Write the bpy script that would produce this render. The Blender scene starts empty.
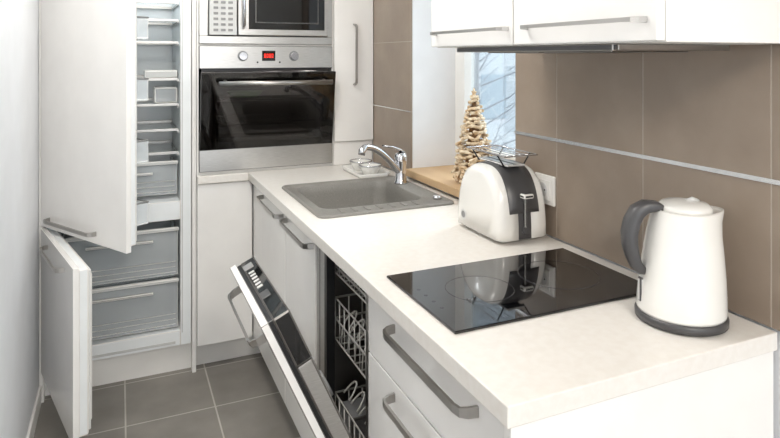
import bpy, bmesh, math, random
from mathutils import Vector, Matrix
random.seed(4)
sc = bpy.context.scene
sc.view_settings.view_transform = 'Standard'
ZC = 1.36
CT = ZC - .514
def Z(h): return ZC - h

# ------------------------------------------------------------------ materials
def lin(c):
    return tuple(((v/255)/12.92 if v/255 <= .04045 else ((v/255+.055)/1.055)**2.4) for v in c) + (1,)
def mat(name, rgb, rough=.4, metal=0, rgb2=None, nscale=8, bump=0, bscale=40, coat=0, trans=0, alpha=1, emis=None, estr=0, detail=4, stretch=None):
    m = bpy.data.materials.new(name); m.use_nodes = True
    nt = m.node_tree; n = nt.nodes; l = nt.links
    p = n['Principled BSDF']
    p.inputs['Base Color'].default_value = lin(rgb)
    p.inputs['Roughness'].default_value = rough
    p.inputs['Metallic'].default_value = metal
    p.inputs['Coat Weight'].default_value = coat
    p.inputs['Transmission Weight'].default_value = trans
    p.inputs['Alpha'].default_value = alpha
    if emis:
        p.inputs['Emission Color'].default_value = lin(emis); p.inputs['Emission Strength'].default_value = estr
    tc = n.new('ShaderNodeTexCoord')
    src = tc.outputs['Object']
    if stretch:
        mp = n.new('ShaderNodeMapping'); mp.inputs['Scale'].default_value = stretch
        l.new(src, mp.inputs['Vector']); src = mp.outputs['Vector']
    nz = n.new('ShaderNodeTexNoise'); nz.inputs['Scale'].default_value = nscale; nz.inputs['Detail'].default_value = detail
    l.new(src, nz.inputs['Vector'])
    if rgb2 is None:
        rgb2 = tuple(max(0, v-4) for v in rgb)
    rp = n.new('ShaderNodeValToRGB')
    rp.color_ramp.elements[0].position = .35; rp.color_ramp.elements[1].position = .65
    rp.color_ramp.elements[0].color = lin(rgb); rp.color_ramp.elements[1].color = lin(rgb2)
    l.new(nz.outputs['Fac'], rp.inputs['Fac']); l.new(rp.outputs['Color'], p.inputs['Base Color'])
    if bump:
        nb = n.new('ShaderNodeTexNoise'); nb.inputs['Scale'].default_value = bscale; l.new(src, nb.inputs['Vector'])
        b = n.new('ShaderNodeBump'); b.inputs['Strength'].default_value = bump; b.inputs['Distance'].default_value = .002
        l.new(nb.outputs['Fac'], b.inputs['Height']); l.new(b.outputs['Normal'], p.inputs['Normal'])
    return m
def glassmat(name, tint, gloss=.12, rough=.02):
    m = bpy.data.materials.new(name); m.use_nodes = True
    nt = m.node_tree; n = nt.nodes; l = nt.links
    for x in list(n): n.remove(x)
    o = n.new('ShaderNodeOutputMaterial'); t = n.new('ShaderNodeBsdfTransparent'); g = n.new('ShaderNodeBsdfGlossy')
    t.inputs['Color'].default_value = lin(tint); g.inputs['Roughness'].default_value = rough
    lw = n.new('ShaderNodeLayerWeight'); lw.inputs['Blend'].default_value = .25
    ma = n.new('ShaderNodeMath'); ma.operation = 'ADD'; ma.inputs[1].default_value = gloss*.5; ma.use_clamp = True
    ms = n.new('ShaderNodeMath'); ms.operation = 'MULTIPLY'; ms.inputs[1].default_value = .7
    l.new(lw.outputs['Fresnel'], ms.inputs[0]); l.new(ms.outputs[0], ma.inputs[0])
    mx = n.new('ShaderNodeMixShader'); l.new(ma.outputs[0], mx.inputs['Fac'])
    l.new(t.outputs[0], mx.inputs[1]); l.new(g.outputs[0], mx.inputs[2]); l.new(mx.outputs[0], o.inputs['Surface'])
    return m

WHITE = mat('white_lacquer', (242,240,237), .15, coat=.3)
WHITE2 = mat('white_melamine', (238,236,232), .4)
PLASTER = mat('plaster_white', (238,240,243), .7, bump=.1, bscale=120)
CEILM = mat('ceiling_white', (240,240,238), .8)
COUNTER = mat('counter_laminate', (230,226,220), .30, rgb2=(226,221,214), nscale=60, bump=.04, bscale=200)
STEEL = mat('brushed_steel', (200,198,195), .3, metal=1, rgb2=(184,182,178), nscale=30, stretch=(1,1,30))
STEELM = mat('satin_nickel', (178,175,171), .32, metal=1)
CHROME = mat('chrome', (215,215,218), .08, metal=1)
TILE = mat('brown_tile', (143,128,114), .30, rgb2=(158,143,128), nscale=5, bump=.15, bscale=60, detail=8)
GROUT = mat('grout', (184,174,162), .9)
SINKM = mat('granite_composite', (142,139,133), .45, rgb2=(116,113,108), nscale=500, bump=.1, bscale=400)
BLACKG = mat('black_glass', (9,9,11), .04, coat=.5)
BLACK = mat('black_plastic', (22,22,24), .4)
DGREY = mat('dark_grey_plastic', (74,73,74), .35)
MGREY = mat('mid_grey_plastic', (140,140,140), .4)
LGREY = mat('light_grey_plastic', (205,205,203), .4)
KWHITE = mat('kettle_white', (236,234,229), .2, coat=.4)
FRIDGEW = mat('fridge_liner', (240,243,244), .35)
CAVITY = mat('oven_enamel', (66,63,64), .3)
TUB = mat('tub_steel', (130,126,122), .35, metal=.8)
WIRE = mat('rack_wire', (222,219,213), .3, metal=.2)
RING = mat('zone_print', (66,66,70), .2)
RED = mat('display_red', (200,30,20), .4, emis=(255,50,30), estr=2.0)
SILL = mat('sill_oak', (214,184,144), .45, rgb2=(198,164,124), nscale=10, stretch=(1,.15,1))
TWIG = mat('twig_beads', (240,226,200), .6, rgb2=(196,162,120), nscale=60)
TWIGD = mat('twig_core', (140,106,74), .8)
STRIP = mat('alu_strip', (232,232,232), .25, metal=.8)
SNOW = mat('snow', (240,243,248), .8)
FACADE = mat('facade', (230,236,241), .8, rgb2=(238,242,245), nscale=2)
FACWIN = mat('facade_window', (190,205,216), .3)
BARK = mat('bark', (176,178,184), .9)
BURN = mat('green_plastic', (110,200,60), .5)
GLASSW = glassmat('window_glass', (245,250,252), .04)
GLASSO = glassmat('oven_glass', (168,160,156), .08)
SHELFG = mat('shelf_glass', (226,238,240), .08, alpha=.25)
CLEARP = mat('clear_drawer', (234,240,243), .12, alpha=.30)

def floormat():
    m = bpy.data.materials.new('floor_tile'); m.use_nodes = True
    nt = m.node_tree; n = nt.nodes; l = nt.links; p = n['Principled BSDF']
    tc = n.new('ShaderNodeTexCoord'); mp = n.new('ShaderNodeMapping')
    mp.inputs['Location'].default_value = (-.02+3.2, -2.45+6.4, 0)
    br = n.new('ShaderNodeTexBrick'); br.offset = 0; br.squash = 1
    br.inputs['Scale'].default_value = 1; br.inputs['Brick Width'].default_value = .32; br.inputs['Row Height'].default_value = .32
    br.inputs['Mortar Size'].default_value = .003; br.inputs['Mortar Smooth'].default_value = .1
    br.inputs['Color1'].default_value = lin((130,125,119)); br.inputs['Color2'].default_value = lin((138,133,126)); br.inputs['Mortar'].default_value = lin((186,181,174))
    nz = n.new('ShaderNodeTexNoise'); nz.inputs['Scale'].default_value = 7; nz.inputs['Detail'].default_value = 8
    mx = n.new('ShaderNodeMix'); mx.data_type = 'RGBA'; mx.blend_type = 'OVERLAY'; mx.inputs['Factor'].default_value = .35
    l.new(tc.outputs['Object'], mp.inputs['Vector']); l.new(mp.outputs[0], br.inputs['Vector']); l.new(tc.outputs['Object'], nz.inputs['Vector'])
    l.new(br.outputs['Color'], mx.inputs[6]); l.new(nz.outputs['Fac'], mx.inputs[7]); l.new(mx.outputs[2], p.inputs['Base Color'])
    b = n.new('ShaderNodeBump'); b.inputs['Strength'].default_value = .4; b.inputs['Distance'].default_value = .002; b.invert = True
    l.new(br.outputs['Fac'], b.inputs['Height']); l.new(b.outputs[0], p.inputs['Normal'])
    p.inputs['Roughness'].default_value = .35
    return m
FLOORM = floormat()

# ------------------------------------------------------------------ mesh builder
class MB:
    def __init__(s):
        s.bm = bmesh.new(); s.mats = []; s.M = Matrix.Identity(4)
    def mi(s, m):
        if m not in s.mats: s.mats.append(m)
        return s.mats.index(m)
    def add(s, vs, fs, m, smooth=False):
        i = s.mi(m)
        bv = [s.bm.verts.new(s.M @ Vector(v)) for v in vs]
        out = []
        for f in fs:
            try:
                bf = s.bm.faces.new([bv[k] for k in f])
            except ValueError:
                continue
            bf.material_index = i; bf.smooth = smooth; out.append(bf)
        return bv, out
    def box(s, x0, x1, y0, y1, z0, z1, m, b=0, seg=2):
        vs = [(x0,y0,z0),(x1,y0,z0),(x1,y1,z0),(x0,y1,z0),(x0,y0,z1),(x1,y0,z1),(x1,y1,z1),(x0,y1,z1)]
        fs = [(0,3,2,1),(4,5,6,7),(0,1,5,4),(1,2,6,5),(2,3,7,6),(3,0,4,7)]
        bv, bf = s.add(vs, fs, m)
        if b > 0:
            es = list({e for f in bf for e in f.edges})
            bmesh.ops.bevel(s.bm, geom=es, offset=b, segments=seg, affect='EDGES', profile=.5)
    def loops(s, ls, m, cap0=True, cap1=True, smooth=True, closed=True):
        n = len(ls[0]); vs = [v for lp in ls for v in lp]; fs = []
        for a in range(len(ls)-1):
            for k in range(n if closed else n-1):
                k2 = (k+1) % n
                fs.append((a*n+k, a*n+k2, (a+1)*n+k2, (a+1)*n+k))
        if cap0: fs.append(tuple(range(n))[::-1])
        if cap1: fs.append(tuple((len(ls)-1)*n+k for k in range(n)))
        return s.add(vs, fs, m, smooth)
    def cyl(s, p0, p1, r0, r1, m, n=24, smooth=True, cap=True):
        p0 = Vector(p0); p1 = Vector(p1); d = (p1-p0).normalized()
        a = d.orthogonal().normalized(); b = d.cross(a)
        ls = []
        for p, r in ((p0,r0),(p1,r1)):
            ls.append([p + a*r*math.cos(2*math.pi*k/n) + b*r*math.sin(2*math.pi*k/n) for k in range(n)])
        bv, bf = s.loops(ls, m, cap, cap, smooth)
        for f in bf:
            if len(f.verts) > 4: f.smooth = False
    def tube(s, pts, r, m, n=8, closed=False, rs=None, flat=1):
        pts = [Vector(p) for p in pts]; N = len(pts); ls = []; prev = None
        for i, p in enumerate(pts):
            if closed: t = pts[(i+1) % N] - pts[i-1]
            else: t = pts[min(i+1, N-1)] - pts[max(i-1, 0)]
            t.normalize()
            if prev is None: a = t.orthogonal().normalized()
            else: a = (prev - t*prev.dot(t)).normalized()
            prev = a; b = t.cross(a); rr = rs[i] if rs else r
            ls.append([p + a*rr*math.cos(2*math.pi*k/n) + b*rr*flat*math.sin(2*math.pi*k/n) for k in range(n)])
        if closed: ls.append(ls[0])
        s.loops(ls, m, not closed, not closed, True)
    def ribbon(s, pts, wd, w, t, m, smooth=False):
        pts = [Vector(p) for p in pts]; wd = Vector(wd).normalized(); ls = []
        for i, p in enumerate(pts):
            tg = (pts[min(i+1, len(pts)-1)] - pts[max(i-1, 0)]).normalized()
            nn = tg.cross(wd).normalized()
            ww = w[i] if isinstance(w, (list, tuple)) else w
            tt = t[i] if isinstance(t, (list, tuple)) else t
            if smooth:
                n = 12; lp = []
                for k in range(n):
                    q = 2*math.pi*k/n; c, s_ = math.cos(q), math.sin(q)
                    lp.append(p + wd*ww/2*math.copysign(abs(c)**.6, c) + nn*tt/2*math.copysign(abs(s_)**.6, s_))
                ls.append(lp)
            else:
                ls.append([p+wd*ww/2+nn*tt/2, p-wd*ww/2+nn*tt/2, p-wd*ww/2-nn*tt/2, p+wd*ww/2-nn*tt/2])
        s.loops(ls, m, True, True, smooth)
    def handle(s, a, b, out, wd, m=None, off=.032, w=.013, t=.006):
        m = m or STEELM
        a = Vector(a); b = Vector(b); out = Vector(out).normalized(); d = (b-a).normalized()
        pts = [a, a+out*off*.55+d*.003, a+out*off*.9+d*.010, a+out*off+d*.026, b+out*off-d*.026, b+out*off*.9-d*.010, b+out*off*.55-d*.003, b]
        s.ribbon(pts, wd, [w*1.3, w*1.25, w*1.1, w, w, w*1.1, w*1.25, w*1.3], t, m)
    def lathe(s, prof, c, m, n=48, fn=None, cap0=True, cap1=True):
        ls = []
        for r, z in prof:
            lp = []
            for k in range(n):
                a = 2*math.pi*k/n; v = Vector((r*math.cos(a), r*math.sin(a), z))
                if fn: v = fn(v)
                lp.append(v + Vector(c))
            ls.append(lp)
        s.loops(ls, m, cap0, cap1, True)
    def finish(s, name, loc=None):
        bmesh.ops.recalc_face_normals(s.bm, faces=s.bm.faces)
        me = bpy.data.meshes.new(name); s.bm.to_mesh(me); s.bm.free()
        for m in s.mats: me.materials.append(m)
        o = bpy.data.objects.new(name, me); sc.collection.objects.link(o)
        return o
def rrect(cx, cy, w, h, r, z, n=6):
    out = []
    for q, (sx, sy) in enumerate(((1,1),(-1,1),(-1,-1),(1,-1))):
        for k in range(n+1):
            a = math.pi/2*q + math.pi/2*k/n
            out.append(Vector((cx+sx*(w/2-r)+r*math.cos(a), cy+sy*(h/2-r)+r*math.sin(a), z)))
    return out
def simple(name, *boxes):
    mb = MB()
    for b in boxes: mb.box(*b)
    return mb.finish(name)

# ------------------------------------------------------------------ room shell
XL = -.29; XR = 1.13; YF = 3.36; YB = -1.9
simple('floor', (XL-.1, 1.43, YB, YF+.1, -.1, 0, FLOORM))
simple('ceiling', (XL-.1, 1.43, YB, YF+.1, 2.5, 2.6, CEILM))
simple('wall_left', (XL-.1, XL, YB, YF+.1, 0, 2.5, PLASTER))
simple('wall_far', (XL, 1.43, YF, YF+.1, 0, 2.5, PLASTER))
WY0, WY1 = 1.58, 2.325
simple('wall_right', (XR, 1.43, YB, WY0, 0, 2.5, PLASTER), (XR, 1.43, WY1, YF, 0, 2.5, PLASTER),
       (XR, 1.43, WY0, WY1, 0, Z(.502), PLASTER), (XR, 1.43, WY0, WY1, 2.1, 2.5, PLASTER))
simple('baseboard_left', (XL, XL+.010, YB, 2.745, 0, .07, WHITE2, .003))

# backsplash tiling (tile cladding of the right wall)
z1 = Z(.235); zs = [z1-.297+.02, z1, z1+.297, z1+.594, z1+.891]
def tiling(name, y_edges, z_edges):
    mb = MB()
    for i in range(len(y_edges)-1):
        for j in range(len(z_edges)-1):
            mb.box(1.12, XR-.0015, y_edges[i]+.001, y_edges[i+1]-.001, z_edges[j]+.001, z_edges[j+1]-.001, TILE, .001, 1)
    mb.box(1.1208, XR-.0005, y_edges[0]+.002, y_edges[-1]-.002, z_edges[0]+.002, z_edges[-1]-.002, GROUT)
    mb.finish(name)
tiling('wall_tiling_right', [-.162, .147, .456, .765, 1.074, 1.383, 1.58], zs)
tiling('wall_tiling_right.001', [2.325, 2.742], zs)
simple('trim_1', (1.1165, 1.1198, -.162, 1.58, z1-.0045, z1+.0045, STRIP))
simple('trim_2', (1.118, 1.1198, 2.325, 2.742, z1-.002, z1+.002, STRIP))

# window
mb = MB()
fx0, fx1 = 1.334, 1.39
zb, zt = Z(.472), 2.1
mb.box(fx0, fx1, WY0, WY0+.05, zb, zt, WHITE2, .003); mb.box(fx0, fx1, WY1-.05, WY1, zb, zt, WHITE2, .003)
mb.box(fx0, fx1, WY0+.05, WY1-.05, zb, zb+.05, WHITE2, .003); mb.box(fx0, fx1, WY0+.05, WY1-.05, zt-.05, zt, WHITE2, .003)
a, b = WY0+.055, WY1-.055
mb.box(fx0-.014, fx1-.02, a, a+.045, zb+.055, zt-.055, WHITE2, .004); mb.box(fx0-.014, fx1-.02, b-.045, b, zb+.055, zt-.055, WHITE2, .004)
mb.box(fx0-.014, fx1-.02, a+.045, b-.045, zb+.055, zb+.10, WHITE2, .004); mb.box(fx0-.014, fx1-.02, a+.045, b-.045, zt-.10, zt-.055, WHITE2, .004)
mb.box(1.355, 1.359, a+.04, b-.04, zb+.09, zt-.09, GLASSW)
mb.finish('window_1')
simple('trim_windowsill', (1.095, 1.334, WY0+.001, WY1-.001, Z(.502), Z(.472), SILL, .004))

# ------------------------------------------------------------------ countertop (hole for sink)
mb = MB()
xs = [.52, .59, 1.055, 1.12]; ys = [.752, 1.865, 2.355, 2.742]
zt_, zb_ = CT, CT-.034
V = {}
i = mb.mi(COUNTER)
for kz, zz in enumerate((zb_, zt_)):
    for a_, x in enumerate(xs):
        for b_, y in enumerate(ys):
            V[a_, b_, kz] = mb.bm.verts.new((x, y, zz))
def F(*k):
    f = mb.bm.faces.new([V[q] for q in k]); f.material_index = i
for a_ in range(3):
    for b_ in range(3):
        if (a_, b_) == (1, 1): continue
        for kz in (0, 1): F((a_,b_,kz),(a_+1,b_,kz),(a_+1,b_+1,kz),(a_,b_+1,kz))
for k in range(3):
    F((k,0,0),(k+1,0,0),(k+1,0,1),(k,0,1)); F((k,3,0),(k+1,3,0),(k+1,3,1),(k,3,1))
    F((0,k,0),(0,k+1,0),(0,k+1,1),(0,k,1)); F((3,k,0),(3,k+1,0),(3,k+1,1),(3,k,1))
F((1,1,0),(2,1,0),(2,1,1),(1,1,1)); F((1,2,0),(2,2,0),(2,2,1),(1,2,1)); F((1,1,0),(1,2,0),(1,2,1),(1,1,1)); F((2,1,0),(2,2,0),(2,2,1),(2,1,1))
mb.box(.303, .5195, 2.715, 2.742, zb_, zt_, COUNTER, .003)
o = mb.finish('countertop')
bv = o.modifiers.new('bev', 'BEVEL'); bv.width = .003; bv.segments = 3; bv.limit_method = 'ANGLE'

# ------------------------------------------------------------------ base cabinets
PL = .115; TOPZ = zb_
mb = MB()
y0, y1 = 1.784, 2.74
mb.box(.56, 1.115, y0, y0+.018, PL, TOPZ, WHITE2); mb.box(.56, 1.115, y1-.018, y1, PL, TOPZ, WHITE2)
mb.box(.56, 1.115, y0+.018, y1-.018, PL, PL+.018, WHITE2); mb.box(1.10, 1.115, y0+.018, y1-.018, PL+.018, TOPZ, WHITE2)
mb.box(.60, .615, y0, y1, 0, PL, WHITE2)
for a, b in ((1.786, 2.150), (2.153, 2.560)):
    mb.box(.540, .559, a, b, PL+.003, TOPZ-.007, WHITE, .0015)
mb.box(.541, .559, 2.563, 2.738, PL+.003, TOPZ-.007, WHITE, .0015)
hz = Z(.578)
mb.handle((.540, 1.80, hz), (.540, 2.12, hz), (-1,0,0), (0,0,1))
mb.handle((.540, 2.175, hz), (.540, 2.51, hz), (-1,0,0), (0,0,1))
mb.finish('sink_cabinet')
mb = MB()
y0, y1 = .758, 1.354
mb.box(.530, 1.117, y0, y0+.018, 0, TOPZ-.0005, WHITE2, .001); mb.box(.56, 1.115, y1-.018, y1, 0, TOPZ, WHITE2)
mb.box(.56, 1.115, y0+.018, y1-.018, PL, PL+.018, WHITE2); mb.box(1.10, 1.115, y0+.018, y1-.018, PL+.018, TOPZ, WHITE2)
mb.box(.60, .615, y0+.018, y1-.018, 0, PL, WHITE2)
for a, b in ((Z(.698), TOPZ-.007), (.40, Z(.702)), (PL+.003, .396)):
    mb.box(.540, .559, y0+.02, y1-.002, a, b, WHITE, .0015)
    mb.box(.56, 1.05, y0+.04, y1-.03, a+.02, b-.02, WHITE2)
for hz in (Z(.585), Z(.732), .365):
    mb.handle((.540, .865, hz), (.540, 1.20, hz), (-1,0,0), (0,0,1), w=.014)
mb.finish('drawer_cabinet')

# ------------------------------------------------------------------ dishwasher
mb = MB()
y0, y1 = 1.357, 1.781
tz0, tz1 = .10, TOPZ-.004
mb.box(.556, 1.09, y0, y0+.02, tz0, tz1, TUB); mb.box(.556, 1.09, y1-.02, y1, tz0, tz1, TUB)
mb.box(.556, 1.09, y0+.02, y1-.02, tz0, tz0+.02, TUB); mb.box(.556, 1.09, y0+.02, y1-.02, tz1-.02, tz1, TUB)
mb.box(1.07, 1.09, y0+.02, y1-.02, tz0+.02, tz1-.02, TUB)
for f in (y0+.001, y1-.026):
    mb.box(.545, .556, f, f+.025, tz0, tz1, STEEL, .002)
mb.box(.5462, .555, y1-.070, y1-.026, tz0, tz1-.02, STEEL, .002)
mb.box(.5462, .575, y1-.083, y1-.071, tz0, tz1-.02, BLACK, .002)
mb.box(.545, .556, y0+.026, y1-.086, tz1-.02, tz1, STEEL, .002)
mb.box(.61, .625, y0, y1, 0, .10, BLACK)
def rack(x0, x1, ya, yb, zb, zh, tines=True):
    for zz in (zb, zb+zh*.5, zb+zh):
        mb.tube([(x0,ya,zz),(x1,ya,zz),(x1,yb,zz),(x0,yb,zz)], .0032, WIRE, 6, closed=True)
    nx = int((x1-x0)/.04)
    for k in range(nx+1):
        x = x0+(x1-x0)*k/nx
        mb.tube([(x,ya,zb+zh),(x,ya,zb),(x,yb,zb),(x,yb,zb+zh)], .0022, WIRE, 5)
        if tines and k % 2 == 0:
            for j in range(1, 6):
                yy = ya+(yb-ya)*j/6
                mb.tube([(x,yy,zb),(x+.004,yy,zb+.05),(x+.015,yy,zb+.075)], .0022, WIRE, 5)
    ny = int((yb-ya)/.04)
    for k in range(ny+1):
        y = ya+(yb-ya)*k/ny
        mb.tube([(x0,y,zb+zh),(x0,y,zb),(x1,y,zb),(x1,y,zb+zh)], .0022, WIRE, 5)
    for xx in (x0+.05, x1-.05):
        for yy in (ya-.004, yb+.004):
            mb.cyl((xx,yy-.004,zb-.012),(xx,yy+.004,zb-.012), .015, .015, LGREY, 16)
rack(.58, 1.05, 1.39, 1.715, .22, .15)
rack(.58, 1.05, 1.39, 1.715, .53, .12)
rack(.58, 1.05, 1.39, 1.715, .725, .035, False)
mb.cyl((.82,1.57,.49),(.82,1.57,.53), .03, .03, LGREY, 16)
mb.box(.63, 1.0, 1.55, 1.59, .475, .49, LGREY, .004)
mb.box(.59, .70, 1.60, 1.70, .225, .35, MGREY, .006)
for zz in (.60, .40):
    for q in range(4):
        yc = 1.45+q*.06
        arc = [(.585+.03*math.sin(math.pi*k/8), yc+.022*math.cos(math.pi*k/8), zz+.035*math.sin(math.pi*k/8)) for k in range(9)]
        mb.tube(arc, .0026, WIRE, 6)
for (xx, yy) in ((.62,1.45),(.71,1.50)):
    mb.lathe([(.034,0),(.032,.03),(.026,.065),(.022,.068)], (xx,yy,.537), KWHITE, 20)
# open door (local x = inner normal, y, z = along door)
PZ = .20; PX = .543
a = math.atan2(PX-.286, Z(.603)-PZ)
L = math.hypot(PX-.286, Z(.603)-PZ)
M = Matrix(((math.cos(a), 0, -math.sin(a), PX), (0, 1, 0, 0), (math.sin(a), 0, math.cos(a), PZ), (0, 0, 0, 1)))
mb.M = M
mb.box(0, .019, y0+.002, y1-.002, -.03, L, WHITE, .0015)
mb.box(.019, .030, y0+.012, y1-.012, .0, L-.004, BLACK, .001)
mb.box(.030, .070, y0+.008, y1-.008, .01, L-.135, STEEL, .004)
mb.box(.030, .072, y0+.008, y1-.008, L-.134, L-.003, BLACKG, .004)
for k in range(6):
    yy = y0+.20+k*.022
    mb.box(.036, .052, yy, yy+.012, L-.0035, L-.0015, LGREY, .0006)
mb.box(.030, .058, y0+.345, y0+.385, L-.0035, L-.002, MGREY, .0006)
mb.box(.034, .056, y0+.13, y0+.17, L-.0035, L-.002, DGREY, .0006)
mb.box(.070, .074, y0+.05, y1-.05, .06, L-.17, STEEL, .001)
mb.cyl((.074, 1.50, .32), (.084, 1.50, .32), .035, .033, MGREY, 24)
mb.handle((0, y0+.06, L-.055), (0, y1-.04, L-.055), (-1,0,0), (0,0,1), w=.015, off=.036)
mb.M = Matrix.Identity(4)
for yy in (y0+.018, y1-.026):
    mb.box(.552, .60, yy, yy+.008, .11, .20, STEEL)
mb.finish('dishwasher')

# ------------------------------------------------------------------ sink
mb = MB()
cx, cy = .8225, 2.11; bx, by = .806, 2.135
ls = [rrect(cx,cy,.495,.52,.03,CT+.0002), rrect(cx,cy,.495,.52,.03,CT+.005), rrect(cx,cy,.489,.514,.028,CT+.008),
      rrect(cx,cy,.470,.495,.026,CT+.008), rrect(cx,cy,.466,.491,.024,CT+.005),
      rrect(bx,by,.385,.385,.05,CT+.005), rrect(bx,by,.375,.375,.045,CT+.001), rrect(bx,by,.365,.365,.045,CT-.03), rrect(bx,by,.345,.345,.045,CT-.15),
      rrect(bx,by,.32,.32,.04,CT-.165), rrect(bx,by,.10,.10,.045,CT-.17)]
mb.loops(ls, SINKM, False, True, True)
mb.cyl((bx,by,CT-.169),(bx,by,CT-.166), .04, .038, CHROME, 24)
mb.cyl((bx,by,CT-.166),(bx,by,CT-.160), .018, .014, CHROME, 20)
mb.cyl((.989,2.05,CT-.04),(.984,2.05,CT-.04), .014, .014, CHROME, 16)
for k in range(7):
    x = .66+k*.045
    mb.box(x, x+.012, 1.882, 1.930, CT+.0045, CT+.0075, SINKM, .0012)
mb.cyl((1.035,1.93,CT+.005),(1.035,1.93,CT+.016), .016, .014, CHROME, 20)
mb.finish('kitchen_sink')

# ------------------------------------------------------------------ faucet
mb = MB()
fx, fy = 1.028, 2.225; z0 = CT+.0052
mb.lathe([(.027,0),(.027,.006),(.023,.012),(.022,.07),(.025,.085),(.025,.108),(.021,.120),(.008,.125)], (fx,fy,z0), CHROME, 32)
pts = []
tip = Vector((.845, 2.15, 0)); base = Vector((fx, fy, 0))
for k in range(13):
    t = k/12
    p = base.lerp(tip, t); p.z = z0+.040+.125*math.sin(t*math.pi*.5)**1.05
    pts.append(p)
pts.append(Vector((tip.x-.014, tip.y-.008, z0+.154))); pts.append(Vector((tip.x-.018, tip.y-.010, z0+.138)))
mb.tube(pts, .012, CHROME, 16, rs=[.014]*4+[.013]*6+[.0125]*3+[.0135,.0135])
lv = [(fx+.012,fy+.004,z0+.122),(fx-.01,fy-.003,z0+.136),(fx-.045,fy-.015,z0+.150),(fx-.085,fy-.03,z0+.158)]
mb.ribbon(lv, Vector((-.36,.93,0)), [.026,.030,.026,.022], .009, CHROME, True)
mb.finish('faucet')

# ------------------------------------------------------------------ soap dish tray
mb = MB()
tx, ty = .985, 2.50
mb.loops([rrect(tx,ty,.13,.23,.02,CT+.0005), rrect(tx,ty,.150,.25,.025,CT+.020), rrect(tx,ty,.142,.242,.022,CT+.020), rrect(tx,ty,.125,.225,.018,CT+.006)], KWHITE)
for dy in (-.057, .057):
    mb.lathe([(.030,0),(.040,.02),(.050,.038),(.047,.039),(.037,.02),(.022,.008)], (tx,ty+dy,CT+.006), KWHITE, 32)
    mb.lathe([(.0475,.0375),(.0515,.0385),(.0515,.043),(.0475,.043)], (tx,ty+dy,CT+.006), CHROME, 32, cap0=False, cap1=False)
mb.finish('dish_tray')

# ------------------------------------------------------------------ cooktop
mb = MB()
mb.box(.565, 1.075, .985, 1.302, CT+.0003, CT+.006, BLACKG, .0018)
def ring(x, y, r, w=.0012):
    mb.lathe([(r,0),(r+w,0),(r+w,.0003),(r,.0003)], (x,y,CT+.0060), RING, 64, cap0=False, cap1=False)
ring(.935, 1.148, .092); ring(.720, 1.148, .074)
for k in range(4):
    mb.cyl((.595, 1.09+k*.035, CT+.0060), (.595, 1.09+k*.035, CT+.0063), .004, .004, RING, 16)
mb.finish('cooktop')

# ------------------------------------------------------------------ toaster
mb = MB()
cx, cy = 1.018, 1.508; TL, TH, TW = .240, .203, .165
def prof(sc_, x, zlift=.012, p=2.9):
    out = []
    N = 40
    for k in range(N+1):
        a = math.pi*k/N
        c, s_ = math.cos(a), math.sin(a)
        y = TL/2*sc_*math.copysign(abs(c)**(2/p), c)
        z = (TH-zlift)*(1-(1-sc_)*.9)*abs(s_)**(2/p)
        y *= (1-.10*(z/TH)**2)
        out.append(Vector((cx+x, cy+y, CT+zlift+z)))
    for k in range(1, 8):
        t = k/8
        out.append(out[N].lerp(out[0], t))
    return out
def shell(x0, x1):
    ls = []
    for t, s_ in ((0,1),(.45,1),(.68,.985),(.85,.95),(.96,.89),(1,.82)):
        ls.append(prof(s_, x0+(x1-x0)*t))
    mb.loops(ls, KWHITE, True, True, True)
shell(-.022, -.0825); shell(.022, .0825)
mb.loops([prof(.975, -.023), prof(.985, -.021), prof(.985, .021), prof(.975, .023)], DGREY, True, True, True)
mb.box(cx-.060, cx+.060, cy-.095, cy+.095, CT+.0003, CT+.02, DGREY, .004)
ls = []
for x, s_ in ((-.050,.99),(-.048,1.012),(-.02,1.025),(.02,1.025),(.048,1.012),(.050,.99)):
    ls.append(prof(s_, x)[7:38])
mb.loops(ls, DGREY, True, True, True)
mb.box(cx-.030, cx+.030, cy-.078, cy+.078, CT+TH+.001, CT+TH+.006, BLACK, .002)
for dx in (-.015, .015):
    mb.box(cx+dx-.008, cx+dx+.008, cy-.072, cy+.072, CT+TH+.0058, CT+TH+.007, STEEL, .0005)
mb.box(cx-.003, cx+.003, cy-.1225, cy-.114, CT+.045, CT+.13, BLACK, .001)
mb.box(cx-.016, cx+.016, cy-.138, cy-.114, CT+.125, CT+.138, BLACK, .004)
mb.cyl((cx,cy-.115,CT+.035),(cx,cy-.126,CT+.035), .010, .009, DGREY, 20)
mb.cyl((cx-.0815,cy+.070,CT+.045),(cx-.0838,cy+.070,CT+.045), .015, .015, LGREY, 24)
mb.cyl((cx-.0835,cy+.070,CT+.045),(cx-.0846,cy+.070,CT+.045), .010, .010, MGREY, 24)
# warming rack
zr = CT+TH+.034
mb.tube([(cx-.055,cy-.10,zr),(cx+.055,cy-.10,zr),(cx+.055,cy+.10,zr),(cx-.055,cy+.10,zr)], .0022, CHROME, 8, closed=True)
for k in range(4):
    x = cx-.033+k*.022
    mb.tube([(x,cy-.10,zr),(x,cy-.06,zr-.003),(x,cy+.06,zr-.003),(x,cy+.10,zr)], .0016, CHROME, 6)
for yy in (cy-.065, cy+.065):
    mb.tube([(cx-.055,yy,zr),(cx-.032,yy,CT+TH)], .0022, BLACK, 6)
    mb.tube([(cx+.055,yy,zr),(cx+.032,yy,CT+TH)], .0022, BLACK, 6)
mb.finish('toaster')

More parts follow.
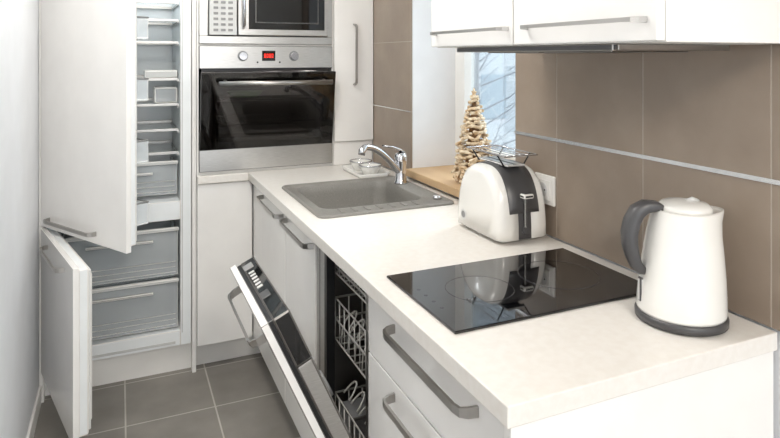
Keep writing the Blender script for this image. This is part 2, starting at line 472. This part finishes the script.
# ------------------------------------------------------------------ kettle (local +x = spout)
mb = MB()
R = Vector((.915, -.4035, 0)); Fw = Vector((.4035, .915, 0))
ks = .955
mb.M = Matrix(((R.x*ks, Fw.x*ks, 0, 1.004), (R.y*ks, Fw.y*ks, 0, .868), (0, 0, 1, CT), (0, 0, 0, 1)))
mb.lathe([(.080,.0003),(.0875,.003),(.088,.014),(.0845,.019)], (0,0,0), DGREY, 56)
def kf(v):
    t = max(0, (v.z-.02)/.2)
    x = v.x + .008*t
    ang = math.atan2(v.y, v.x)
    if t > .72:
        k = (t-.72)/.28; x += .024*k*k*max(0, math.cos(ang))**5
    return Vector((x, v.y*(1-.04*t), v.z))
mb.lathe([(.084,.019),(.085,.024),(.084,.05),(.081,.09),(.0765,.13),(.071,.17),(.066,.195),(.061,.212),(.058,.216),(.054,.213)], (0,0,0), KWHITE, 56, kf)
mb.lathe([(.0535,.212),(.052,.221),(.044,.228),(.02,.232),(.004,.2325)], (.008,0,0), KWHITE, 48)
mb.tube([(.012,0,.229),(.024,0,.234),(.036,0,.229)], .005, LGREY, 10)
hp = [(-.030,0,.212),(-.050,0,.221),(-.072,0,.220),(-.089,0,.210),(-.100,0,.190),(-.105,0,.168),(-.104,0,.145),(-.099,0,.124),(-.092,0,.108),(-.084,0,.098),(-.072,0,.095)]
mb.ribbon(hp, (0,1,0), [.030,.034,.036,.036,.035,.034,.033,.031,.029,.027,.024], [.014,.019,.025,.029,.031,.031,.029,.026,.024,.020,.016], DGREY, True)
mb.box(-.0855, -.074, -.007, .007, .035, .082, LGREY, .003)
ob = mb.finish('electric_kettle')

# ------------------------------------------------------------------ outlet
mb = MB()
oy, oz = 1.428, Z(.381)
mb.box(1.111, 1.1198, oy-.043, oy+.043, oz-.042, oz+.042, KWHITE, .003)
mb.box(1.107, 1.1112, oy-.030, oy+.030, oz-.029, oz+.029, KWHITE, .002)
mb.cyl((1.1072,oy,oz),(1.1066,oy,oz), .020, .020, LGREY, 28)
for d in (-.0095, .0095):
    mb.cyl((1.1068,oy+d,oz),(1.1060,oy+d,oz), .0026, .0026, BLACK, 12)
mb.finish('wall_outlet')

# ------------------------------------------------------------------ decorative tree on the sill
mb = MB()
tx, ty, tz = 1.215, 1.975, Z(.472)
mb.cyl((tx,ty,tz+.0005),(tx,ty,tz+.012), .05, .048, TWIGD, 24)
mb.cyl((tx,ty,tz+.012),(tx,ty,tz+.320), .040, .004, TWIGD, 16)
NL = 17
for j in range(NL):
    t = j/(NL-1); r = .066*(1-t)**.75+.006; z = tz+.022+.295*t
    nb = max(4, int(2*math.pi*r/.022))
    for k in range(nb):
        a = 2*math.pi*(k+.5*(j % 2))/nb + random.uniform(-.25, .25)
        rr = r*random.uniform(.88, 1.08)
        c = Vector((tx+rr*math.cos(a), ty+rr*math.sin(a), z+random.uniform(-.006,.006)))
        d = Vector((-math.sin(a)+random.uniform(-.7,.7), math.cos(a)+random.uniform(-.7,.7), random.uniform(-.4,.4))).normalized()*.017
        mb.tube([c-d, c-d*.85, c+d*.85, c+d], .006, TWIG, 6, rs=[.004,.0062,.0062,.004])
mb.loops([[Vector((tx, ty+ (.018 if q%2==0 else .008)*math.sin(2*math.pi*q/10), tz+.334+(.018 if q%2==0 else .008)*math.cos(2*math.pi*q/10)))+Vector((s_,0,0)) for q in range(10)] for s_ in (-.003,.003)], TWIG, smooth=False)
mb.finish('decorative_christmas_tree')

# ------------------------------------------------------------------ wall cabinets + hood
cb = Z(-.022)
def wallcab(name, ya, yb, ha, hb):
    mb = MB()
    mb.box(.779, 1.1155, ya, yb, cb, 2.12, WHITE2, .001)
    mb.box(.760, .778, ya+.001, yb-.0015, cb+.002, 2.118, WHITE, .0015)
    hz = Z(-.058)
    mb.handle((.760, ha, hz), (.760, hb, hz), (-1,0,0), (0,0,1), w=.007, off=.024, t=.006)
    mb.finish(name)
wallcab('wall_cabinet', .700, 1.079, .722, 1.03)
wallcab('wall_cabinet.001', 1.081, 1.452, 1.098, 1.42)
mb = MB()
mb.box(.798, 1.08, .82, 1.36, cb-.012, cb-.0005, STEELM, .002)
mb.box(.785, .797, .82, 1.36, cb-.013, cb-.0005, DGREY, .002)
mb.box(.84, 1.04, .88, 1.08, cb-.015, cb-.012, BLACK, .001); mb.box(.84, 1.04, 1.10, 1.30, cb-.015, cb-.012, BLACK, .001)
mb.finish('range_hood')

# ------------------------------------------------------------------ oven housing (tall cabinet)
FY = 2.75
XA, XB = .303, .912
mb = MB()
top = 2.2
mb.box(XA, XA+.008, FY-.002, 3.33, PL, top, WHITE2); mb.box(XB-.001, XB+.007, FY-.002, 3.33, CT+.001, top, WHITE2)
mb.box(XA+.008, XB-.001, 3.31, 3.33, PL, top, WHITE2)
mb.box(XA+.008, XB-.001, FY, 3.31, zb_+.005, Z(.502), WHITE2)
mb.box(XA+.008, XB-.001, FY, 3.31, Z(-.0445), Z(-.0525), WHITE2)
mb.box(XA+.008, XB-.001, FY, 3.31, top-.02, top, WHITE2)
mb.box(XA+.008, XB-.001, FY-.016, 3.31, Z(-.46), top-.021, WHITE, .0015)
mb.box(XA+.002, .537, FY-.022, FY-.004, PL+.003, zb_-.003, WHITE, .0015)
mb.box(XA+.008, XB-.001, FY, 3.31, PL, PL+.018, WHITE2)
mb.box(XA, .598, 2.81, 2.825, 0, PL-.002, WHITE2)
mb.finish('oven_cabinet')

# oven
mb = MB()
ox0, ox1 = XA+.009, XB-.002
cz0, cz1 = Z(.40)+.01, Z(.056)-.012
mb.box(ox0+.012, ox0+.07, FY+.006, 3.25, Z(.50), Z(.056), CAVITY); mb.box(ox1-.07, ox1-.012, FY+.006, 3.25, Z(.50), Z(.056), CAVITY)
mb.box(ox0+.07, ox1-.07, FY+.006, 3.25, Z(.50), cz0, CAVITY); mb.box(ox0+.07, ox1-.07, FY+.006, 3.25, cz1, Z(.056), CAVITY)
mb.box(ox0+.07, ox1-.07, 3.22, 3.25, cz0, cz1, CAVITY)
for zz in (cz0+.09, cz0+.19):
    mb.tube([(ox0+.075,FY+.03,zz),(ox1-.075,FY+.03,zz),(ox1-.075,3.15,zz),(ox0+.075,3.15,zz)], .0035, CHROME, 6, closed=True)
    for k in range(1, 22):
        x = ox0+.075+(ox1-ox0-.15)*k/22
        mb.tube([(x,FY+.03,zz),(x,3.15,zz)], .002, CHROME, 5)
mb.box(ox0+.09, ox1-.09, FY+.06, 3.12, cz0+.02, cz0+.04, DGREY, .006)
mb.lathe([(.01,0),(.06,.004),(.085,.03),(.082,.03),(.055,.008)], ((ox0+ox1)/2-.07, 2.93, cz0+.194), BURN, 32)
mb.box(ox0, ox1, FY-.018, FY+.3, Z(.055), Z(-.044), STEEL, .002)
xc = (ox0+ox1)/2
mb.box(xc-.030, xc+.030, FY-.0195, FY-.017, Z(.022), Z(-.024), BLACKG, .001)
for q in range(4):
    x = xc-.020+q*.011
    mb.box(x, x+.0015, FY-.0202, FY-.0194, Z(.008), Z(-.010), RED); mb.box(x+.0055, x+.007, FY-.0202, FY-.0194, Z(.008), Z(-.010), RED)
    mb.box(x, x+.007, FY-.0202, FY-.0194, Z(-.0085), Z(-.010), RED); mb.box(x, x+.007, FY-.0202, FY-.0194, Z(.008), Z(.0065), RED)
for d in (-.115, .115):
    mb.cyl((xc+d,FY-.018,Z(0)),(xc+d,FY-.040,Z(0)), .019, .017, CHROME, 28)
    mb.cyl((xc+d,FY-.018,Z(0)),(xc+d,FY-.020,Z(0)), .023, .023, MGREY, 28)
for d in (-.05,.05):
    mb.cyl((xc+d,FY-.018,Z(.028)),(xc+d,FY-.021,Z(.028)), .004, .004, BLACK, 10)
mb.box(ox0, ox1, FY-.018, FY+.005, Z(.500), Z(.405), STEEL, .002)
a = math.radians(9)
H = .338
mb.M = Matrix.Translation((0, FY-.002, Z(.402))) @ Matrix.Rotation(a, 4, 'X')
mb.box(ox0+.002, ox1-.002, -.022, -.016, 0, H, GLASSO, .001)
mb.box(ox0+.002, ox0+.055, -.016, 0, 0, H, BLACK, .002); mb.box(ox1-.055, ox1-.002, -.016, 0, 0, H, BLACK, .002)
mb.box(ox0+.055, ox1-.055, -.016, 0, 0, .03, BLACK, .002); mb.box(ox0+.055, ox1-.055, -.016, 0, H-.05, H, BLACK, .002)
mb.tube([(ox0+.07,-.062,H-.040),(ox1-.03,-.062,H-.040)], .011, STEELM, 16)
for x in (ox0+.10, ox1-.06):
    mb.cyl((x,-.062,H-.040),(x,-.020,H-.040), .008, .009, STEELM, 16)
mb.M = Matrix.Identity(4)
mb.finish('oven')

# microwave
mb = MB()
m0, m1 = Z(-.053), Z(-.455)
mb.box(ox0, ox1, FY-.016, FY+.4, m0, m0+.034, STEEL, .002)
mb.box(ox0, ox1, FY-.016, FY+.4, m1-.04, m1, STEEL, .002)
mb.box(ox0, ox0+.036, FY-.016, FY+.4, m0+.034, m1-.04, STEEL, .002); mb.box(ox1-.022, ox1, FY-.016, FY+.4, m0+.034, m1-.04, STEEL, .002)
mb.box(ox0+.037, ox1-.023, FY-.004, FY+.4, m0+.035, m1-.041, CAVITY)
mb.box(ox0+.040, .470, FY-.026, FY-.004, m0+.038, m1-.045, LGREY, .002)
for r_ in range(6):
    for c_ in range(3):
        x = .370+c_*.031; z = m0+.054+r_*.024
        mb.box(x, x+.021, FY-.028, FY-.025, z, z+.012, MGREY, .001)
mb.box(.365, .458, FY-.0275, FY-.025, m0+.215, m0+.26, BLACKG, .001)
mb.box(.475, ox1-.025, FY-.026, FY-.004, m0+.038, m1-.045, STEEL, .003)
mb.box(.520, ox1-.040, FY-.0275, FY-.025, m0+.064, m1-.068, BLACKG, .001)
mb.box(.550, ox1-.070, FY-.0282, FY-.027, m0+.094, m1-.09, DGREY, .0005)
mb.box(.554, ox1-.074, FY-.0288, FY-.028, m0+.098, m1-.095, BLACKG, .0003)
mb.tube([(.497,FY-.026,m0+.07),(.497,FY-.05,m0+.08),(.497,FY-.05,m1-.09),(.497,FY-.026,m1-.08)], .007, CHROME, 12)
mb.finish('microwave')

# pantry cabinet in the corner
mb = MB()
px0, px1 = XB+.008, 1.118
mb.box(px0, px1, FY, 3.33, CT+.001, top, WHITE2)
mb.box(px0+.001, px1-.001, FY-.018, FY-.001, Z(.402), top-.002, WHITE, .0015)
mb.box(px0+.001, px1-.001, FY-.007, FY-.001, CT+.001, Z(.406), WHITE, .001)
hx = px0+.100
mb.handle((hx, FY-.018, Z(.135)), (hx, FY-.018, Z(-.15)), (0,-1,0), (1,0,0), w=.010)
mb.box(px0, px1, 2.75, 3.33, 0, CT-.001, WHITE2)
mb.finish('pantry_cabinet')

# ------------------------------------------------------------------ refrigerator (built-in, doors open)
mb = MB()
rx0, rx1 = XL+.002, XA-.002
mb.box(rx0, rx0+.016, FY, 3.33, .0, top, WHITE2); mb.box(rx1-.016, rx1, FY, 3.33, .0, top, WHITE2)
mb.box(rx0+.016, rx1-.016, 3.31, 3.33, 0, top, WHITE2)
mb.box(rx0+.016, rx1-.016, FY, 3.31, top-.1, top, WHITE2)
mb.box(rx0+.016, rx1-.016, 2.80, 2.815, 0, PL+.004, WHITE2)
bx0, bx1 = rx0+.018, rx1-.018
BY = 2.765
iz0, iz1 = Z(.62), 1.98
jz0, jz1 = Z(1.175), Z(.70)
ix0, ix1 = bx0+.035, .238
bz0 = PL+.005
mb.box(bx0, ix0, BY, 3.25, bz0, top-.12, FRIDGEW, .003); mb.box(ix1, bx1, BY, 3.25, bz0, top-.12, FRIDGEW, .003)
mb.box(ix0, ix1, BY, 3.25, bz0, jz0, FRIDGEW, .003)
mb.box(ix0, ix1, BY, 3.25, jz1, iz0, FRIDGEW, .003)
mb.box(ix0, ix1, BY, 3.25, iz1, top-.12, FRIDGEW, .003)
mb.box(ix0, ix1, 3.20, 3.25, jz0, jz1, FRIDGEW); mb.box(ix0, ix1, 3.20, 3.25, iz0, iz1, FRIDGEW)
mb.box(ix0+.05, ix1-.02, BY-.002, BY+.001, bz0+.012, bz0+.022, LGREY)
mb.box(ix1+.006, ix1+.010, BY-.0015, BY+.001, jz0-.01, iz1, LGREY)
for h in (-.34, -.235, -.157, -.06, .10, .21, .32, .42):
    z = Z(h)
    mb.box(ix0+.002, ix1-.002, BY+.07, 3.19, z-.004, z, SHELFG)
    mb.box(ix0+.002, ix1-.002, BY+.058, BY+.072, z-.007, z+.004, STEELM, .002)
    mb.box(ix0+.002, ix1-.002, 3.18, 3.198, z-.006, z+.008, STEELM, .002)
    for xx in (ix0, ix1-.008):
        mb.box(xx, xx+.008, BY+.05, 3.18, z-.014, z-.005, MGREY, .002)
def drawer(z0, z1, yf, m=CLEARP):
    a, b = ix0+.008, ix1-.008
    t = .004
    mb.box(a, b, yf, yf+t, z0, z1, m, .0015); mb.box(a, a+t, yf+t, 3.16, z0, z1-.02, m); mb.box(b-t, b, yf+t, 3.16, z0, z1-.02, m)
    mb.box(a, b, 3.16, 3.164, z0, z1-.02, m); mb.box(a+t, b-t, yf+t, 3.16, z0, z0+t, m)
    mb.box(a-.003, b+.003, yf-.012, yf, z1-.014, z1, LGREY, .003)
    mb.tube([(a+.003,yf+.01,z1-.03),(a+.003,3.15,z1-.03)], .003, MGREY, 6); mb.tube([(b-.003,yf+.01,z1-.03),(b-.003,3.15,z1-.03)], .003, MGREY, 6)
    mb.box(a+.10, b-.10, yf-.016, yf-.001, z1-.055, z1-.045, STEELM, .003)
    for q in range(3):
        zz = z0+.012+q*.022
        mb.box(a+.01, b-.01, yf-.003, yf, zz, zz+.003, MGREY, .001)
drawer(Z(.600), Z(.455), BY+.06)
drawer(Z(1.165), Z(.955), BY+.022); drawer(Z(.940), Z(.735), BY+.022)
mb.box(ix0+.002, ix1-.002, BY+.03, 3.19, Z(.948), Z(.944), SHELFG)
mb.box(ix1-.10, ix1-.004, BY+.09, BY+.22, Z(.207)+.0, Z(.207)+.07, CLEARP, .006)
mb.box(ix1-.14, ix1-.004, BY+.09, BY+.20, Z(.097)+.0, Z(.097)+.035, LGREY, .006)
def door(angle, z0, z1, bins, hh, h0, h1):
    a = math.radians(angle)
    mb.M = Matrix.Translation((rx0+.006, FY-.008, 0)) @ Matrix.Rotation(-a, 4, 'Z')
    W = .588
    mb.box(0, W, 0, .018, z0, z1, WHITE, .0015)
    mb.box(.02, W-.022, .018, .052, z0+.012, z1-.012, FRIDGEW, .006)
    mb.box(.03, W-.032, .052, .060, z0+.022, z1-.022, LGREY, .003)
    mb.box(.045, W-.05, .055, .068, z0+.04, z1-.04, FRIDGEW, .006)
    for zz in bins:
        mb.box(.06, W-.065, .062, .125, zz, zz+.008, FRIDGEW, .002)
        mb.box(.06, W-.065, .121, .125, zz, zz+.075, CLEARP, .001)
        mb.box(.06, .064, .062, .122, zz, zz+.075, CLEARP); mb.box(W-.069, W-.065, .062, .122, zz, zz+.075, CLEARP)
        mb.tube([(.062,.068,zz+.078),(.062,.125,zz+.078),(W-.067,.125,zz+.078),(W-.067,.068,zz+.078)], .003, MGREY, 6)
    mb.handle((h0, 0, hh), (h1, 0, hh), (0,-1,0), (0,0,1), w=.012, off=.028)
    mb.M = Matrix.Identity(4)
door(59, Z(.664), top-.004, (.76, .98, 1.2, 1.42), Z(.628), .07, .40)
door(75.5, PL+.008, Z(.672), (), Z(.71), .15, .46)
for z in (Z(.60), 1.9, PL+.10):
    mb.box(rx0+.016, rx0+.045, FY-.012, BY, z, z+.03, STEEL, .002)
mb.finish('refrigerator')

# ------------------------------------------------------------------ outside
mb = MB()
mb.box(5, 16, 13, 15, -3, 9, FACADE)
for i_ in range(8):
    for j in range(6):
        x = 5.6+i_*1.3; z = -2+j*1.8
        mb.box(x, x+.7, 12.95, 13.0, z, z+1.1, FACWIN); mb.box(x-.08, x+.78, 12.9, 13.0, z-.12, z-.02, SNOW)
mb.finish('neighboring_building')
mb = MB()
tp = Vector((3.9, 6.2, -3))
mb.tube([tp, tp+Vector((.05,0,2)), tp+Vector((0,.1,4)), tp+Vector((.1,.1,6.5))], .1, BARK, 8, rs=[.07,.05,.035,.012])
for k in range(46):
    z = 1.4+k*.1; a = k*2.4; L_ = 1.5*(1-k/60)
    s_ = tp+Vector((.03,.05,z))
    e = s_+Vector((math.cos(a)*L_, math.sin(a)*L_, L_*.55)); md = s_.lerp(e,.5)+Vector((0,0,-.06))
    mb.tube([s_,md,e], .02, BARK, 5, rs=[.012,.008,.004])
    for q in range(4):
        b0 = s_.lerp(e,.4+.14*q); aa = a+(1 if q%2 else -1)*.8
        mb.tube([b0, b0+Vector((math.cos(aa)*.35,math.sin(aa)*.35,.22))], .005, SNOW if q%2 else BARK, 4)
mb.finish('bare_tree')

# ------------------------------------------------------------------ lights
w = bpy.data.worlds.new('World'); sc.world = w; w.use_nodes = True
bg = w.node_tree.nodes['Background']; bg.inputs[0].default_value = (.90,.95,1,1); bg.inputs[1].default_value = 2.6
def area(name, loc, size, power, col, target=None, sy=None):
    l = bpy.data.lights.new(name, 'AREA'); l.energy = power; l.color = col; l.size = size
    if sy: l.shape = 'RECTANGLE'; l.size_y = sy
    o = bpy.data.objects.new(name, l); sc.collection.objects.link(o); o.location = loc
    if target:
        o.rotation_euler = (Vector(target)-Vector(loc)).to_track_quat('-Z','Y').to_euler()
    return o
simple('fill_housing', (-.08, .32, 1.3, 2.1, 2.46, 2.4995, WHITE2, .01))  # unseen housing, added to give the aisle fill a body
area('fill_light', (.12, 1.7, 2.455), .36, 18, (1,.97,.92), sy=.76)  # added fill from above to brighten the aisle, no known fixture
simple('fill_housing.001', (.0, .6, -1.6, -1.0, 2.46, 2.4995, WHITE2, .01))  # unseen housing for the fill behind the camera
area('fill_light.001', (.3, -1.3, 2.42), .5, 44, (1,.92,.82), target=(.8, 1.0, .8))  # added warm frontal fill, brightens the near end of the cabinets
fl = bpy.data.lights.new('fridge_bulb', 'POINT'); fl.energy = 3.5; fl.color = (.93,.97,1); fl.shadow_soft_size = .03
fo = bpy.data.objects.new('fridge_bulb', fl); sc.collection.objects.link(fo); fo.location = (.10, 2.90, 1.78)
ol = bpy.data.lights.new('oven_fill', 'POINT'); ol.energy = .9; ol.color = (1,.93,.85); ol.shadow_soft_size = .02  # added light inside the oven so the racks show through the glass
oo = bpy.data.objects.new('oven_fill', ol); sc.collection.objects.link(oo); oo.location = (.78, 3.10, cz1-.03)
sl = bpy.data.lights.new('hazy_sun', 'SUN'); sl.energy = 2.2; sl.color = (1,.97,.93); sl.angle = math.radians(22)
so = bpy.data.objects.new('hazy_sun', sl); sc.collection.objects.link(so); so.location = (4, 2.5, 4)
so.rotation_euler = Vector((-.62, -.16, -.58)).to_track_quat('-Z','Y').to_euler()

# ------------------------------------------------------------------ camera
c = bpy.data.cameras.new('camera'); c.sensor_width = 36; c.lens = 36*613/780; c.shift_y = -163/780; c.clip_start = .02
co = bpy.data.objects.new('camera', c); sc.collection.objects.link(co)
co.location = (0, 0, ZC); co.rotation_euler = (math.pi/2, 0, -math.radians(23.8))
sc.camera = co
